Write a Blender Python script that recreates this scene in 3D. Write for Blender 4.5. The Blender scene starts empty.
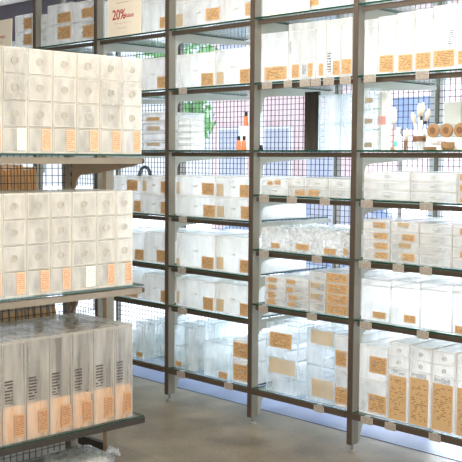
import bpy, bmesh, math, random, mathutils

# boxes on the long rack, metres: (bay, shelf, style, tiers, [(x0, x1, height, [(tier, u0, u1, z0, z1, label kind)])])
ROWS = [
  ('E', 'z1', 'tall', 1, [(1.572, 1.662, 0.292, []), (1.664, 1.779, 0.299, [(0, 0.01, 0.1, 0.011, 0.098, 'k')]), (1.782, 1.89, 0.307, [(0, 0.012, 0.1, 0.009, 0.093, 'k')]), (1.893, 1.998, 0.311, [(0, 0.008, 0.097, 0.013, 0.095, 'k')]), (2.0, 2.138, 0.32, [(0, 0.006, 0.128, 0.016, 0.099, 'k'), (0, 0.088, 0.128, 0.11, 0.202, 't')]), (2.14, 2.27, 0.329, [(0, 0.007, 0.1, 0.022, 0.089, 'k')])]),
  ('E', 'd3', 'drawer', 3, [(1.586, 1.886, 0.149, []), (1.888, 2.164, 0.148, []), (2.166, 2.423, 0.147, [(0, 0.01, 0.067, 0.003, 0.027, 'k'), (1, 0.008, 0.065, 0.011, 0.041, 'k'), (2, 0.007, 0.064, 0.016, 0.045, 'k')])]),
  ('E', 'd4', 'drawer', 4, [(1.587, 1.764, 0.215, [(3, 0.063, 0.147, 0.012, 0.041, 'k'), (2, 0.071, 0.158, 0.008, 0.039, 'k'), (1, 0.075, 0.162, 0.009, 0.041, 'k'), (0, 0.08, 0.163, 0.013, 0.045, 'k')]), (1.767, 1.945, 0.214, [(3, 0.044, 0.112, 0.026, 0.047, 'f'), (2, 0.071, 0.15, 0.01, 0.043, 'k'), (1, 0.053, 0.127, 0.024, 0.05, 'f'), (0, 0.073, 0.153, 0.014, 0.05, 'k')]), (1.948, 2.141, 0.213, []), (2.143, 2.331, 0.213, [(3, 0.039, 0.105, 0.009, 0.038, 'k'), (1, 0.042, 0.109, 0.003, 0.033, 'k')])]),
  ('E', 'd5', 'tall', 1, [(1.58, 1.771, 0.221, [(0, 0.081, 0.165, 0.017, 0.052, 'k')]), (1.775, 1.959, 0.229, [(0, 0.086, 0.159, 0.018, 0.057, 'k')]), (1.963, 2.149, 0.236, []), (2.152, 2.335, 0.24, [(0, 0.016, 0.099, 0.003, 0.04, 'k')])]),
  ('E', 'z6', 'drawer', 2, [(1.577, 1.767, 0.376, [(1, 0.067, 0.18, 0.042, 0.131, 'k'), (0, 0.065, 0.181, 0.017, 0.114, 'k')])]),
  ('E', 'z6', 'chest', 1, [(1.771, 1.901, 0.414, [(0, 0.005, 0.115, 0.005, 0.238, 'k'), (0, 0.003, 0.108, 0.243, 0.275, 't')]), (1.904, 2.039, 0.412, [(0, 0.005, 0.117, 0.003, 0.248, 'k'), (0, 0.003, 0.111, 0.245, 0.276, 't')]), (2.043, 2.181, 0.411, [(0, 0.004, 0.123, 0.003, 0.242, 'k'), (0, 0.003, 0.113, 0.243, 0.279, 't')]), (2.184, 2.328, 0.412, [(0, 0.007, 0.126, 0.003, 0.242, 'k')])]),
  ('D', 'z0', 'tall', 1, [(0.827, 1.181, 0.33, []), (1.184, 1.339, 0.308, [(0, 0.003, 0.068, 0.026, 0.069, 'k')]), (1.342, 1.481, 0.302, [])]),
  ('D', 'z1', 'tall', 1, [(0.819, 1.029, 0.282, [(0, 0.027, 0.201, 0.01, 0.087, 'k')]), (1.032, 1.125, 0.32, [(0, 0.027, 0.083, 0.014, 0.089, 'k'), (0, 0.006, 0.024, 0.145, 0.229, 't')]), (1.127, 1.235, 0.317, [(0, 0.052, 0.088, 0.013, 0.091, 'k'), (0, 0.007, 0.044, 0.027, 0.088, 't')]), (1.238, 1.31, 0.318, [(0, 0.022, 0.053, 0.015, 0.083, 'k')]), (1.313, 1.412, 0.316, [(0, 0.047, 0.093, 0.014, 0.092, 'k'), (0, 0.004, 0.037, 0.022, 0.152, 't')]), (1.415, 1.492, 0.317, [(0, 0.005, 0.071, 0.016, 0.096, 'k')])]),
  ('D', 'd3', 'drawer', 2, [(0.832, 1.043, 0.096, [(1, 0.048, 0.088, 0.009, 0.032, 'k'), (1, 0.108, 0.151, 0.013, 0.039, 'k')]), (1.047, 1.183, 0.106, [(0, 0.048, 0.124, 0.003, 0.034, 'k')]), (1.186, 1.337, 0.103, [(0, 0.009, 0.089, 0.006, 0.037, 'k')]), (1.34, 1.498, 0.101, [])]),
  ('D', 'd4', 'film', 1, [(0.836, 1.059, 0.131, [(0, 0.081, 0.152, 0.015, 0.044, 'k')]), (1.062, 1.226, 0.137, [(0, 0.051, 0.148, 0.018, 0.052, 'k')]), (1.229, 1.428, 0.136, [(0, 0.092, 0.177, 0.008, 0.041, 'k')]), (1.431, 1.58, 0.136, [(0, 0.032, 0.059, 0.014, 0.047, 'k')])]),
  ('D', 'd5', 'drawer', 4, [(0.865, 1.033, 0.166, [(3, 0.023, 0.098, 0.012, 0.038, 'k'), (2, 0.023, 0.087, 0.012, 0.038, 'k'), (1, 0.024, 0.084, 0.003, 0.036, 'k'), (0, 0.024, 0.086, 0.006, 0.036, 'k')]), (1.036, 1.209, 0.176, [(3, 0.003, 0.072, 0.007, 0.03, 'k'), (2, 0.003, 0.054, 0.003, 0.029, 'k'), (1, 0.02, 0.081, 0.004, 0.03, 'k'), (0, 0.017, 0.074, 0.01, 0.033, 'k')]), (1.212, 1.331, 0.227, [(2, 0.01, 0.076, 0.021, 0.049, 'f'), (1, 0.011, 0.077, 0.015, 0.044, 'f')]), (1.335, 1.497, 0.232, [(3, 0.003, 0.151, 0.006, 0.055, 'k'), (2, 0.003, 0.152, 0.003, 0.055, 'k'), (1, 0.003, 0.153, 0.004, 0.054, 'k'), (0, 0.004, 0.155, 0.003, 0.055, 'k')])]),
  ('D', 'z6', 'clear', 2, [(0.88, 1.134, 0.408, [(1, 0.029, 0.202, 0.061, 0.149, 'k'), (0, 0.023, 0.235, 0.113, 0.201, 'f')]), (1.195, 1.401, 0.413, [(1, 0.033, 0.199, 0.122, 0.201, 'f'), (0, 0.045, 0.203, 0.028, 0.13, 'f')])]),
  ('D', 'z6', 'drawer', 2, [(1.405, 1.529, 0.402, [(1, 0.003, 0.083, 0.029, 0.115, 'k'), (0, 0.004, 0.09, 0.019, 0.113, 'k')])]),
  ('C', 'z0', 'drawer', 2, [(0.063, 0.483, 0.341, [(0, 0.276, 0.401, 0.024, 0.099, 'k'), (0, 0.003, 0.062, 0.015, 0.09, 'f'), (1, 0.275, 0.4, 0.003, 0.075, 'k')]), (0.486, 0.729, 0.299, [(0, 0.197, 0.238, 0.024, 0.097, 'k')])]),
  ('C', 'z1', 'drawer', 1, [(0.065, 0.428, 0.213, [(0, 0.236, 0.345, 0.006, 0.083, 'k'), (0, 0.295, 0.322, 0.143, 0.149, 'f')]), (0.433, 0.734, 0.218, [(0, 0.208, 0.291, 0.006, 0.088, 'k'), (0, 0.008, 0.07, 0.01, 0.082, 'f')])]),
  ('C', 'c3', 'drawer', 2, [(0.068, 0.439, 0.259, [(1, 0.243, 0.356, 0.012, 0.085, 'k'), (0, 0.257, 0.364, 0.003, 0.078, 'k'), (1, 0.003, 0.034, 0.014, 0.085, 'f')]), (0.443, 0.743, 0.26, [(1, 0.206, 0.281, 0.006, 0.081, 'k'), (0, 0.216, 0.287, 0.007, 0.082, 'k'), (1, 0.004, 0.066, 0.008, 0.081, 'f'), (0, 0.01, 0.071, 0.009, 0.076, 'f')])]),
  ('C', 'c4', 'drawer', 1, [(0.07, 0.442, 0.216, [(0, 0.244, 0.353, 0.003, 0.078, 'k'), (0, 0.003, 0.034, 0.003, 0.048, 'f')]), (0.446, 0.747, 0.22, [(0, 0.207, 0.283, 0.009, 0.084, 'k'), (0, 0.005, 0.067, 0.012, 0.086, 'f')])]),
  ('C', 'c5', 'drawer', 1, [(0.071, 0.444, 0.183, [(0, 0.257, 0.351, 0.003, 0.082, 'k'), (0, 0.005, 0.034, 0.016, 0.094, 'f')]), (0.448, 0.75, 0.193, [(0, 0.208, 0.276, 0.004, 0.08, 'k'), (0, 0.004, 0.067, 0.01, 0.085, 'f')])]),
  ('C', 'z6', 'clear', 1, [(0.337, 0.582, 0.219, [(0, 0.138, 0.215, 0.003, 0.044, 'k')])]),
  ('C', 'z6', 'drawer', 2, [(0.596, 0.755, 0.268, [(1, 0.008, 0.131, 0.023, 0.116, 'k'), (0, 0.009, 0.132, 0.019, 0.115, 'k')])]),
  ('B', 'z0', 'tall', 1, [(-0.688, -0.294, 0.245, []), (-0.29, -0.039, 0.223, [(0, 0.191, 0.248, 0.02, 0.09, 'k')])]),
  ('B', 'z1', 'drawer', 1, [(-0.656, -0.294, 0.215, []), (-0.29, -0.038, 0.211, [(0, 0.166, 0.246, 0.011, 0.085, 'k')])]),
  ('B', 'z2', 'tray', 4, [(-0.273, -0.037, 0.253, [(3, 0.042, 0.175, 0.003, 0.026, 'k'), (2, 0.042, 0.175, 0.003, 0.03, 'f'), (0, 0.042, 0.175, 0.027, 0.047, 'f')])]),
  ('B', 'c3', 'drawer', 2, [(-0.705, -0.284, 0.246, [(1, 0.26, 0.379, 0.023, 0.094, 'k'), (0, 0.336, 0.411, 0.006, 0.08, 'k')]), (-0.279, -0.036, 0.253, [(1, 0.192, 0.24, 0.013, 0.091, 'k'), (0, 0.193, 0.24, 0.003, 0.082, 'k'), (1, 0.006, 0.048, 0.02, 0.087, 'f')])]),
  ('B', 'c4', 'drawer', 1, [(-0.707, -0.252, 0.191, [(0, 0.348, 0.445, 0.004, 0.075, 'k')]), (-0.247, -0.035, 0.204, [(0, 0.12, 0.207, 0.009, 0.088, 'k')])]),
  ('B', 'c5', 'drawer', 1, [(-0.708, -0.262, 0.161, [(0, 0.25, 0.382, 0.003, 0.062, 'k')]), (-0.258, -0.034, 0.18, [(0, 0.173, 0.221, 0.003, 0.082, 'k')])]),
  ('A', 'z0', 'drawer', 2, [(-1.48, -1.392, 0.241, []), (-1.387, -1.083, 0.298, [(1, 0.127, 0.296, 0.009, 0.08, 'k'), (0, 0.125, 0.295, 0.039, 0.129, 'k')]), (-1.078, -0.81, 0.287, [(1, 0.121, 0.259, 0.022, 0.091, 'k'), (0, 0.132, 0.263, 0.026, 0.113, 'k')])]),
  ('Z', 'z0', 'drawer', 2, [(-1.834, -1.589, 0.268, [(1, 0.123, 0.242, 0.019, 0.102, 'k'), (0, 0.121, 0.24, 0.033, 0.116, 'k')])]),
]
TAGS = [('E', 'z1', 1.611, 1.689), ('E', 'z1', 1.937, 2.015), ('E', 'd3', 1.606, 1.685), ('E', 'd3', 1.978, 2.055), ('E', 'd4', 1.599, 1.679), ('E', 'd4', 1.82, 1.889), ('E', 'd4', 1.986, 2.058), ('E', 'd5', 1.613, 1.692), ('E', 'd5', 1.977, 2.048), ('E', 'z6', 1.63, 1.71), ('E', 'z6', 1.789, 1.859), ('E', 'z6', 2.062, 2.133), ('D', 'z1', 0.872, 0.951), ('D', 'z1', 1.044, 1.105), ('D', 'z1', 1.164, 1.238), ('D', 'z1', 1.245, 1.317), ('D', 'z1', 1.335, 1.409), ('D', 'z1', 1.45, 1.525), ('D', 'd3', 0.86, 0.936), ('D', 'd3', 1.077, 1.153), ('D', 'd3', 1.322, 1.393), ('D', 'd4', 0.864, 0.94), ('D', 'd4', 1.27, 1.342), ('D', 'd5', 0.864, 0.937), ('D', 'd5', 1.238, 1.312), ('D', 'z6', 1.299, 1.372), ('C', 'z1', 0.146, 0.222), ('C', 'c3', 0.15, 0.226), ('C', 'c4', 0.142, 0.218), ('C', 'c5', 0.143, 0.229), ('C', 'z6', 0.135, 0.212), ('C', 'z6', 0.576, 0.651)]
L = 0.7634          # bay width of the long rack
S = bpy.context.scene
COL = S.collection
SH = dict(z0=2.4054, z1=2.0297, z2=1.6382, c3=1.2192, c4=.8942, c5=.6343, d3=1.3776, d4=1.0552, d5=.7314, z6=.2217)
BAYS = dict(Z=-3, A=-2, B=-1, C=0, D=1, E=2)
BAYNAME = dict(E='rightmost bay', D='second bay from right', C='third bay from right', B='fourth bay from right', A='fifth bay from right', Z='leftmost bay')
SHELFNAME = dict(z0='top shelf', z1='second shelf', z2='third shelf', c3='fourth shelf', c4='fifth shelf', c5='sixth shelf', d3='fourth shelf', d4='fifth shelf', d5='sixth shelf', z6='bottom shelf')
ORD = ['first', 'second', 'third', 'fourth', 'fifth', 'sixth', 'seventh', 'eighth']

# ------------------------------------------------------------------ materials
def srgb(r, g, b):
    f = lambda c: (c/255/12.92) if c/255 <= .04045 else ((c/255+.055)/1.055)**2.4
    return (f(r), f(g), f(b), 1)

def newmat(name):
    m = bpy.data.materials.new(name); m.use_nodes = True
    nt = m.node_tree; nt.nodes.clear()
    out = nt.nodes.new('ShaderNodeOutputMaterial')
    return m, nt, out

def N(nt, typ, **kw):
    n = nt.nodes.new(typ)
    for k, v in kw.items():
        if k.startswith('i_'):
            key = k[2:]
            n.inputs[int(key) if key.isdigit() else key.replace('_', ' ')].default_value = v
        else: setattr(n, k, v)
    return n

def math_n(nt, op, a, b=None):
    n = nt.nodes.new('ShaderNodeMath'); n.operation = op
    for i, v in enumerate((a, b)):
        if v is None: continue
        if isinstance(v, (int, float)): n.inputs[i].default_value = v
        else: nt.links.new(v, n.inputs[i])
    return n.outputs[0]

def solid(name, col, rough=.5, metal=0., noise=0., nscale=20., bump=0., spec=.5):
    m, nt, out = newmat(name)
    p = N(nt, 'ShaderNodeBsdfPrincipled'); p.inputs['Roughness'].default_value = rough
    p.inputs['Metallic'].default_value = metal; p.inputs['Base Color'].default_value = col
    p.inputs['Specular IOR Level'].default_value = spec
    if noise or bump:
        tc = N(nt, 'ShaderNodeTexCoord'); nz = N(nt, 'ShaderNodeTexNoise'); nz.inputs['Scale'].default_value = nscale
        nz.inputs['Detail'].default_value = 6
        nt.links.new(tc.outputs['Object'], nz.inputs['Vector'])
        if noise:
            mr = N(nt, 'ShaderNodeMapRange'); mr.inputs[1].default_value = .25; mr.inputs[2].default_value = .75
            mr.inputs[3].default_value = 1-noise; mr.inputs[4].default_value = 1+noise
            nt.links.new(nz.outputs[0], mr.inputs[0])
            mx = N(nt, 'ShaderNodeVectorMath', operation='SCALE'); mx.inputs[0].default_value = col[:3]
            nt.links.new(mr.outputs[0], mx.inputs['Scale']); nt.links.new(mx.outputs[0], p.inputs['Base Color'])
        if bump:
            b = N(nt, 'ShaderNodeBump'); b.inputs['Strength'].default_value = bump; b.inputs['Distance'].default_value = .01
            nt.links.new(nz.outputs[0], b.inputs['Height']); nt.links.new(b.outputs[0], p.inputs['Normal'])
    nt.links.new(p.outputs[0], out.inputs[0])
    return m

def acrylic(name, col, milk, var=.3, tint=(1, 1, 1, 1), rough=.12, gloss=.5, stretch=(9, 9, 3), bump=0., lines=0.):
    """thin clear or frosted plastic: see-through mixed with milky scatter and a sheen"""
    m, nt, out = newmat(name)
    tr = N(nt, 'ShaderNodeBsdfTransparent'); tr.inputs[0].default_value = tint
    df = N(nt, 'ShaderNodeBsdfDiffuse'); df.inputs[0].default_value = col
    tl = N(nt, 'ShaderNodeBsdfTranslucent'); tl.inputs[0].default_value = col
    sc = N(nt, 'ShaderNodeMixShader'); sc.inputs[0].default_value = .58
    nt.links.new(df.outputs[0], sc.inputs[1]); nt.links.new(tl.outputs[0], sc.inputs[2])
    ge = N(nt, 'ShaderNodeNewGeometry')
    mp = N(nt, 'ShaderNodeMapping'); mp.inputs['Scale'].default_value = stretch
    nt.links.new(ge.outputs['Position'], mp.inputs[0])
    nz = N(nt, 'ShaderNodeTexNoise'); nz.inputs['Scale'].default_value = 1.; nz.inputs['Detail'].default_value = 4
    nt.links.new(mp.outputs[0], nz.inputs['Vector'])
    mr = N(nt, 'ShaderNodeMapRange'); mr.inputs[1].default_value = .3; mr.inputs[2].default_value = .7
    mr.inputs[3].default_value = max(0, milk-var); mr.inputs[4].default_value = min(1, milk+var)
    nt.links.new(nz.outputs[0], mr.inputs[0])
    m1 = N(nt, 'ShaderNodeMixShader'); nt.links.new(mr.outputs[0], m1.inputs[0])
    nt.links.new(tr.outputs[0], m1.inputs[1]); nt.links.new(sc.outputs[0], m1.inputs[2])
    gl = N(nt, 'ShaderNodeBsdfGlossy'); gl.inputs['Roughness'].default_value = rough
    lw = N(nt, 'ShaderNodeLayerWeight'); lw.inputs[0].default_value = .25
    fr = math_n(nt, 'MULTIPLY', lw.outputs['Fresnel'], gloss)
    m2 = N(nt, 'ShaderNodeMixShader'); nt.links.new(fr, m2.inputs[0])
    nt.links.new(m1.outputs[0], m2.inputs[1]); nt.links.new(gl.outputs[0], m2.inputs[2])
    if bump:
        n2 = N(nt, 'ShaderNodeTexNoise'); n2.inputs['Scale'].default_value = 38; n2.inputs['Detail'].default_value = 3
        n2.inputs['Distortion'].default_value = 1.2
        nt.links.new(ge.outputs['Position'], n2.inputs['Vector'])
        b = N(nt, 'ShaderNodeBump'); b.inputs['Strength'].default_value = bump; b.inputs['Distance'].default_value = .02
        nt.links.new(n2.outputs[0], b.inputs['Height'])
        for s in (gl, df, tl): nt.links.new(b.outputs[0], s.inputs['Normal'])
    nt.links.new(m2.outputs[0], out.inputs[0])
    return m

def text_mask(nt, rows, words, lo=.08, hi=.92, thr=.47, axis=('X', 'Z')):
    """rows of broken dashes like small print that cannot be read"""
    tc = N(nt, 'ShaderNodeTexCoord'); sp = N(nt, 'ShaderNodeSeparateXYZ'); nt.links.new(tc.outputs['Generated'], sp.inputs[0])
    oi = N(nt, 'ShaderNodeObjectInfo')
    x, z = sp.outputs[axis[0]], sp.outputs[axis[1]]
    zr = math_n(nt, 'MULTIPLY', z, rows)
    line = math_n(nt, 'GREATER_THAN', math_n(nt, 'FRACT', zr), .5)
    rowid = math_n(nt, 'FLOOR', zr)
    cv = N(nt, 'ShaderNodeCombineXYZ'); nt.links.new(math_n(nt, 'MULTIPLY', x, words), cv.inputs[0])
    nt.links.new(math_n(nt, 'MULTIPLY', rowid, 5.37), cv.inputs[1]); nt.links.new(math_n(nt, 'MULTIPLY', oi.outputs['Random'], 40.), cv.inputs[2])
    nz = N(nt, 'ShaderNodeTexNoise'); nz.inputs['Scale'].default_value = 1; nz.inputs['Detail'].default_value = 1
    nt.links.new(cv.outputs[0], nz.inputs['Vector'])
    w = math_n(nt, 'GREATER_THAN', nz.outputs[0], thr)
    k = math_n(nt, 'MULTIPLY', line, w)
    for v in (x, z):
        k = math_n(nt, 'MULTIPLY', k, math_n(nt, 'MULTIPLY', math_n(nt, 'GREATER_THAN', v, lo), math_n(nt, 'LESS_THAN', v, hi)))
    return k

def printed(name, base, ink, rows, words, amount=.8, clear=False, thr=.47, emit=0):
    m, nt, out = newmat(name)
    k = math_n(nt, 'MULTIPLY', text_mask(nt, rows, words, thr=thr), amount)
    if clear:
        a = N(nt, 'ShaderNodeBsdfTransparent'); b = N(nt, 'ShaderNodeBsdfDiffuse'); b.inputs[0].default_value = ink
        mx = N(nt, 'ShaderNodeMixShader'); nt.links.new(k, mx.inputs[0]); nt.links.new(a.outputs[0], mx.inputs[1]); nt.links.new(b.outputs[0], mx.inputs[2])
        nt.links.new(mx.outputs[0], out.inputs[0])
    else:
        mc = N(nt, 'ShaderNodeMix', data_type='RGBA'); mc.inputs[6].default_value = base; mc.inputs[7].default_value = ink
        nt.links.new(k, mc.inputs[0])
        d = N(nt, 'ShaderNodeBsdfDiffuse'); t = N(nt, 'ShaderNodeBsdfTranslucent')
        for s in (d, t): nt.links.new(mc.outputs[2], s.inputs[0])
        mx = N(nt, 'ShaderNodeMixShader'); mx.inputs[0].default_value = .25
        nt.links.new(d.outputs[0], mx.inputs[1]); nt.links.new(t.outputs[0], mx.inputs[2])
        nt.links.new(mx.outputs[0], out.inputs[0])
    return m

M = {}
M['milk'] = acrylic('frosted_acrylic', (.98, .98, .975, 1), .52, .22)
M['milk_panel'] = acrylic('frosted_drawer_front', (.98, .98, .975, 1), .42, .2)
M['tray_wall'] = acrylic('thin_tray_wall', (.98, .98, .975, 1), .16, .12)
M['milk_edge'] = acrylic('frosted_edge', (.97, .97, .96, 1), .78, .1)
M['cream'] = acrylic('cream_acrylic', (.96, .94, .89, 1), .42, .22, stretch=(14, 14, 5))
M['cream_panel'] = acrylic('cream_drawer_front', (.96, .94, .89, 1), .42, .15, stretch=(20, 20, 8))
M['cream_edge'] = acrylic('cream_edge', (.97, .95, .90, 1), .62, .1)
M['clear'] = acrylic('clear_acrylic', (.92, .955, .99, 1), .27, .2, tint=(.985, .995, .995, 1))
M['clear_edge'] = acrylic('clear_edge', (.78, .90, .92, 1), .6, .1)
M['tall'] = acrylic('tall_case_acrylic', (.97, .94, .88, 1), .36, .22, stretch=(26, 26, 3), gloss=.8)
M['tall_edge'] = acrylic('tall_case_edge', (.92, .90, .86, 1), .6, .1)
M['film'] = acrylic('crinkled_film', (.93, .93, .93, 1), .58, .35, stretch=(45, 45, 45), bump=.9, gloss=.9)
M['film_clear'] = acrylic('clear_film', (.95, .93, .9, 1), .12, .14, stretch=(40, 40, 14), bump=.9, gloss=1.6)
M['bag'] = acrylic('grey_film_bag', (.82, .84, .86, 1), .5, .25, stretch=(30, 30, 30), bump=.9, gloss=1.)
M['glass'] = acrylic('shelf_glass', (.75, .88, .84, 1), .07, .03, tint=(.93, .98, .965, 1), gloss=.6, rough=.03)
M['glass_edge'] = solid('glass_green_edge', srgb(16, 62, 48), .15)
M['pane'] = acrylic('window_glass', (.9, .95, 1, 1), .03, .02, gloss=.3, rough=.02)
M['knob'] = acrylic('clear_knob', (.80, .77, .71, 1), .5, .1)
M['kraft'] = printed('kraft_label_paper', srgb(212, 178, 134), srgb(126, 90, 58), 10, 8, .7)
M['kraft_big'] = printed('kraft_panel_paper', srgb(210, 178, 134), srgb(112, 80, 52), 24, 5, .65, thr=.55)
M['fade_or_ghost'] = acrylic('faint_or_ghost_label', srgb(224, 200, 160), .55, .1)  # faint labels; next to a kraft label it paints that label's ghost reflection
M['kraft_red'] = printed('kraft_label_red_print', srgb(224, 192, 160), srgb(186, 112, 80), 11, 7, .75, thr=.42)
M['white_label'] = printed('white_label_paper', srgb(240, 238, 230), srgb(190, 180, 165), 8, 7)
M['print'] = printed('black_print', None, srgb(96, 92, 88), 9, 3, .5, clear=True, thr=.42)
M['print_dark'] = printed('dark_print', None, srgb(74, 68, 64), 9, 2.2, .55, clear=True, thr=.36)
M['kraft_insert'] = solid('kraft_board', srgb(212, 168, 122), .8, noise=.12, nscale=14)
M['kraft_box'] = solid('kraft_carton', srgb(226, 176, 122), .85, noise=.1, nscale=18)
M['carton_grey'] = solid('grey_beige_carton', srgb(172, 158, 142), .8, noise=.1, nscale=20)
M['steel'] = solid('grey_steel', srgb(128, 125, 115), .45, .25, noise=.06, nscale=6)
M['steel_light'] = solid('light_grey_plate', srgb(166, 166, 156), .5, .1, noise=.05, nscale=8)
M['bronze'] = solid('brown_painted_steel', srgb(74, 63, 52), .5, .15, noise=.07, nscale=10)
M['steel_warm'] = solid('warm_grey_steel', srgb(142, 124, 104), .5, .1, noise=.05, nscale=8)
M['dark'] = solid('dark_steel', srgb(52, 47, 42), .5, .2)
M['wire'] = solid('mesh_wire', srgb(52, 48, 54), .5, .3)
M['rail_light'] = solid('pale_brushed_rail', srgb(128, 116, 97), .35, .45, noise=.1, nscale=9)
M['tag'] = printed('price_card', srgb(176, 168, 158), srgb(120, 110, 102), 5, 6, .5)
M['sign'] = solid('cream_board', srgb(236, 226, 208), .7, noise=.03, nscale=6)
M['red'] = solid('red_print', srgb(172, 42, 46), .7)
M['red_lines'] = printed('red_small_print', srgb(236, 226, 208), srgb(190, 100, 92), 1, 26, .75)
M['white'] = solid('white_plastic', srgb(240, 240, 236), .4)
M['beige'] = solid('beige_card', srgb(226, 218, 200), .7)
M['wood'] = solid('pale_wood', srgb(158, 124, 88), .6, noise=.15, nscale=60)
M['wood_dark'] = solid('darker_wood', srgb(122, 88, 60), .6, noise=.15, nscale=60)
M['black'] = solid('black_plastic', srgb(30, 28, 28), .4)
M['orange'] = solid('orange_bottle', srgb(232, 132, 84), .4)
M['pink'] = solid('coral_pink_band', srgb(240, 150, 140), .6)
M['cyan'] = solid('cyan_print', srgb(90, 200, 215), .5)
M['grey_label'] = solid('grey_brown_label', srgb(140, 132, 112), .7)
M['arch'] = acrylic('smoky_plastic', srgb(80, 86, 96), .8, .1)
M['leaf'] = solid('leaf_green', srgb(112, 172, 92), .6, noise=.35, nscale=9)
M['bark'] = solid('bark', srgb(92, 76, 62), .9, noise=.2, nscale=12)
M['facade'] = solid('pinkish_render', srgb(226, 196, 192), .9, noise=.08, nscale=2)
M['facade_dark'] = solid('window_glazing', srgb(176, 180, 196), .3)
M['blue'] = solid('blue_paint', srgb(140, 160, 200), .4, noise=.12, nscale=3)
M['tyre'] = solid('tyre_rubber', srgb(40, 40, 44), .8)
M['pavement'] = solid('pavement', srgb(226, 230, 238), .9, noise=.08, nscale=1.5)
M['wall'] = solid('painted_wall', srgb(226, 222, 212), .9, noise=.02, nscale=3)
M['sunlit_floor'] = solid('painted_sunlit_floor', srgb(86, 97, 124), .4, noise=.25, nscale=4)  # bluish daylight patch painted into the floor colour
M['ledge'] = solid('white_window_ledge', srgb(236, 238, 242), .6, noise=.03, nscale=5)
M['header'] = solid('dark_header', srgb(88, 84, 96), .8, noise=.05, nscale=3)
M['frame'] = solid('window_frame', srgb(205, 208, 212), .5, .1)

def floor_mat():
    m, nt, out = newmat('polished_concrete')
    p = N(nt, 'ShaderNodeBsdfPrincipled')
    ge = N(nt, 'ShaderNodeNewGeometry')
    n1 = N(nt, 'ShaderNodeTexNoise'); n1.inputs['Scale'].default_value = 3.5; n1.inputs['Detail'].default_value = 8
    n2 = N(nt, 'ShaderNodeTexNoise'); n2.inputs['Scale'].default_value = 60; n2.inputs['Detail'].default_value = 4
    for n in (n1, n2): nt.links.new(ge.outputs['Position'], n.inputs['Vector'])
    r = N(nt, 'ShaderNodeValToRGB'); r.color_ramp.elements[0].color = srgb(70, 62, 50); r.color_ramp.elements[1].color = srgb(130, 118, 98)
    r.color_ramp.elements[0].position = .3; r.color_ramp.elements[1].position = .7
    nt.links.new(math_n(nt, 'ADD', math_n(nt, 'MULTIPLY', n1.outputs[0], .65), math_n(nt, 'MULTIPLY', n2.outputs[0], .35)), r.inputs[0])
    # joints cut in the slab every 1.2 m
    sp = N(nt, 'ShaderNodeSeparateXYZ'); nt.links.new(ge.outputs['Position'], sp.inputs[0])
    j = math_n(nt, 'LESS_THAN', math_n(nt, 'FRACT', math_n(nt, 'ADD', math_n(nt, 'MULTIPLY', sp.outputs['Y'], 1/1.2), .70)), .006)
    mc = N(nt, 'ShaderNodeMix', data_type='RGBA'); mc.inputs[7].default_value = srgb(70, 66, 62)
    nt.links.new(math_n(nt, 'MULTIPLY', j, .7), mc.inputs[0]); nt.links.new(r.outputs[0], mc.inputs[6]); nt.links.new(mc.outputs[2], p.inputs['Base Color'])
    p.inputs['Roughness'].default_value = .4
    b = N(nt, 'ShaderNodeBump'); b.inputs['Strength'].default_value = .08; nt.links.new(n2.outputs[0], b.inputs['Height']); nt.links.new(b.outputs[0], p.inputs['Normal'])
    nt.links.new(p.outputs[0], out.inputs[0])
    return m
M['floor'] = floor_mat()

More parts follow.
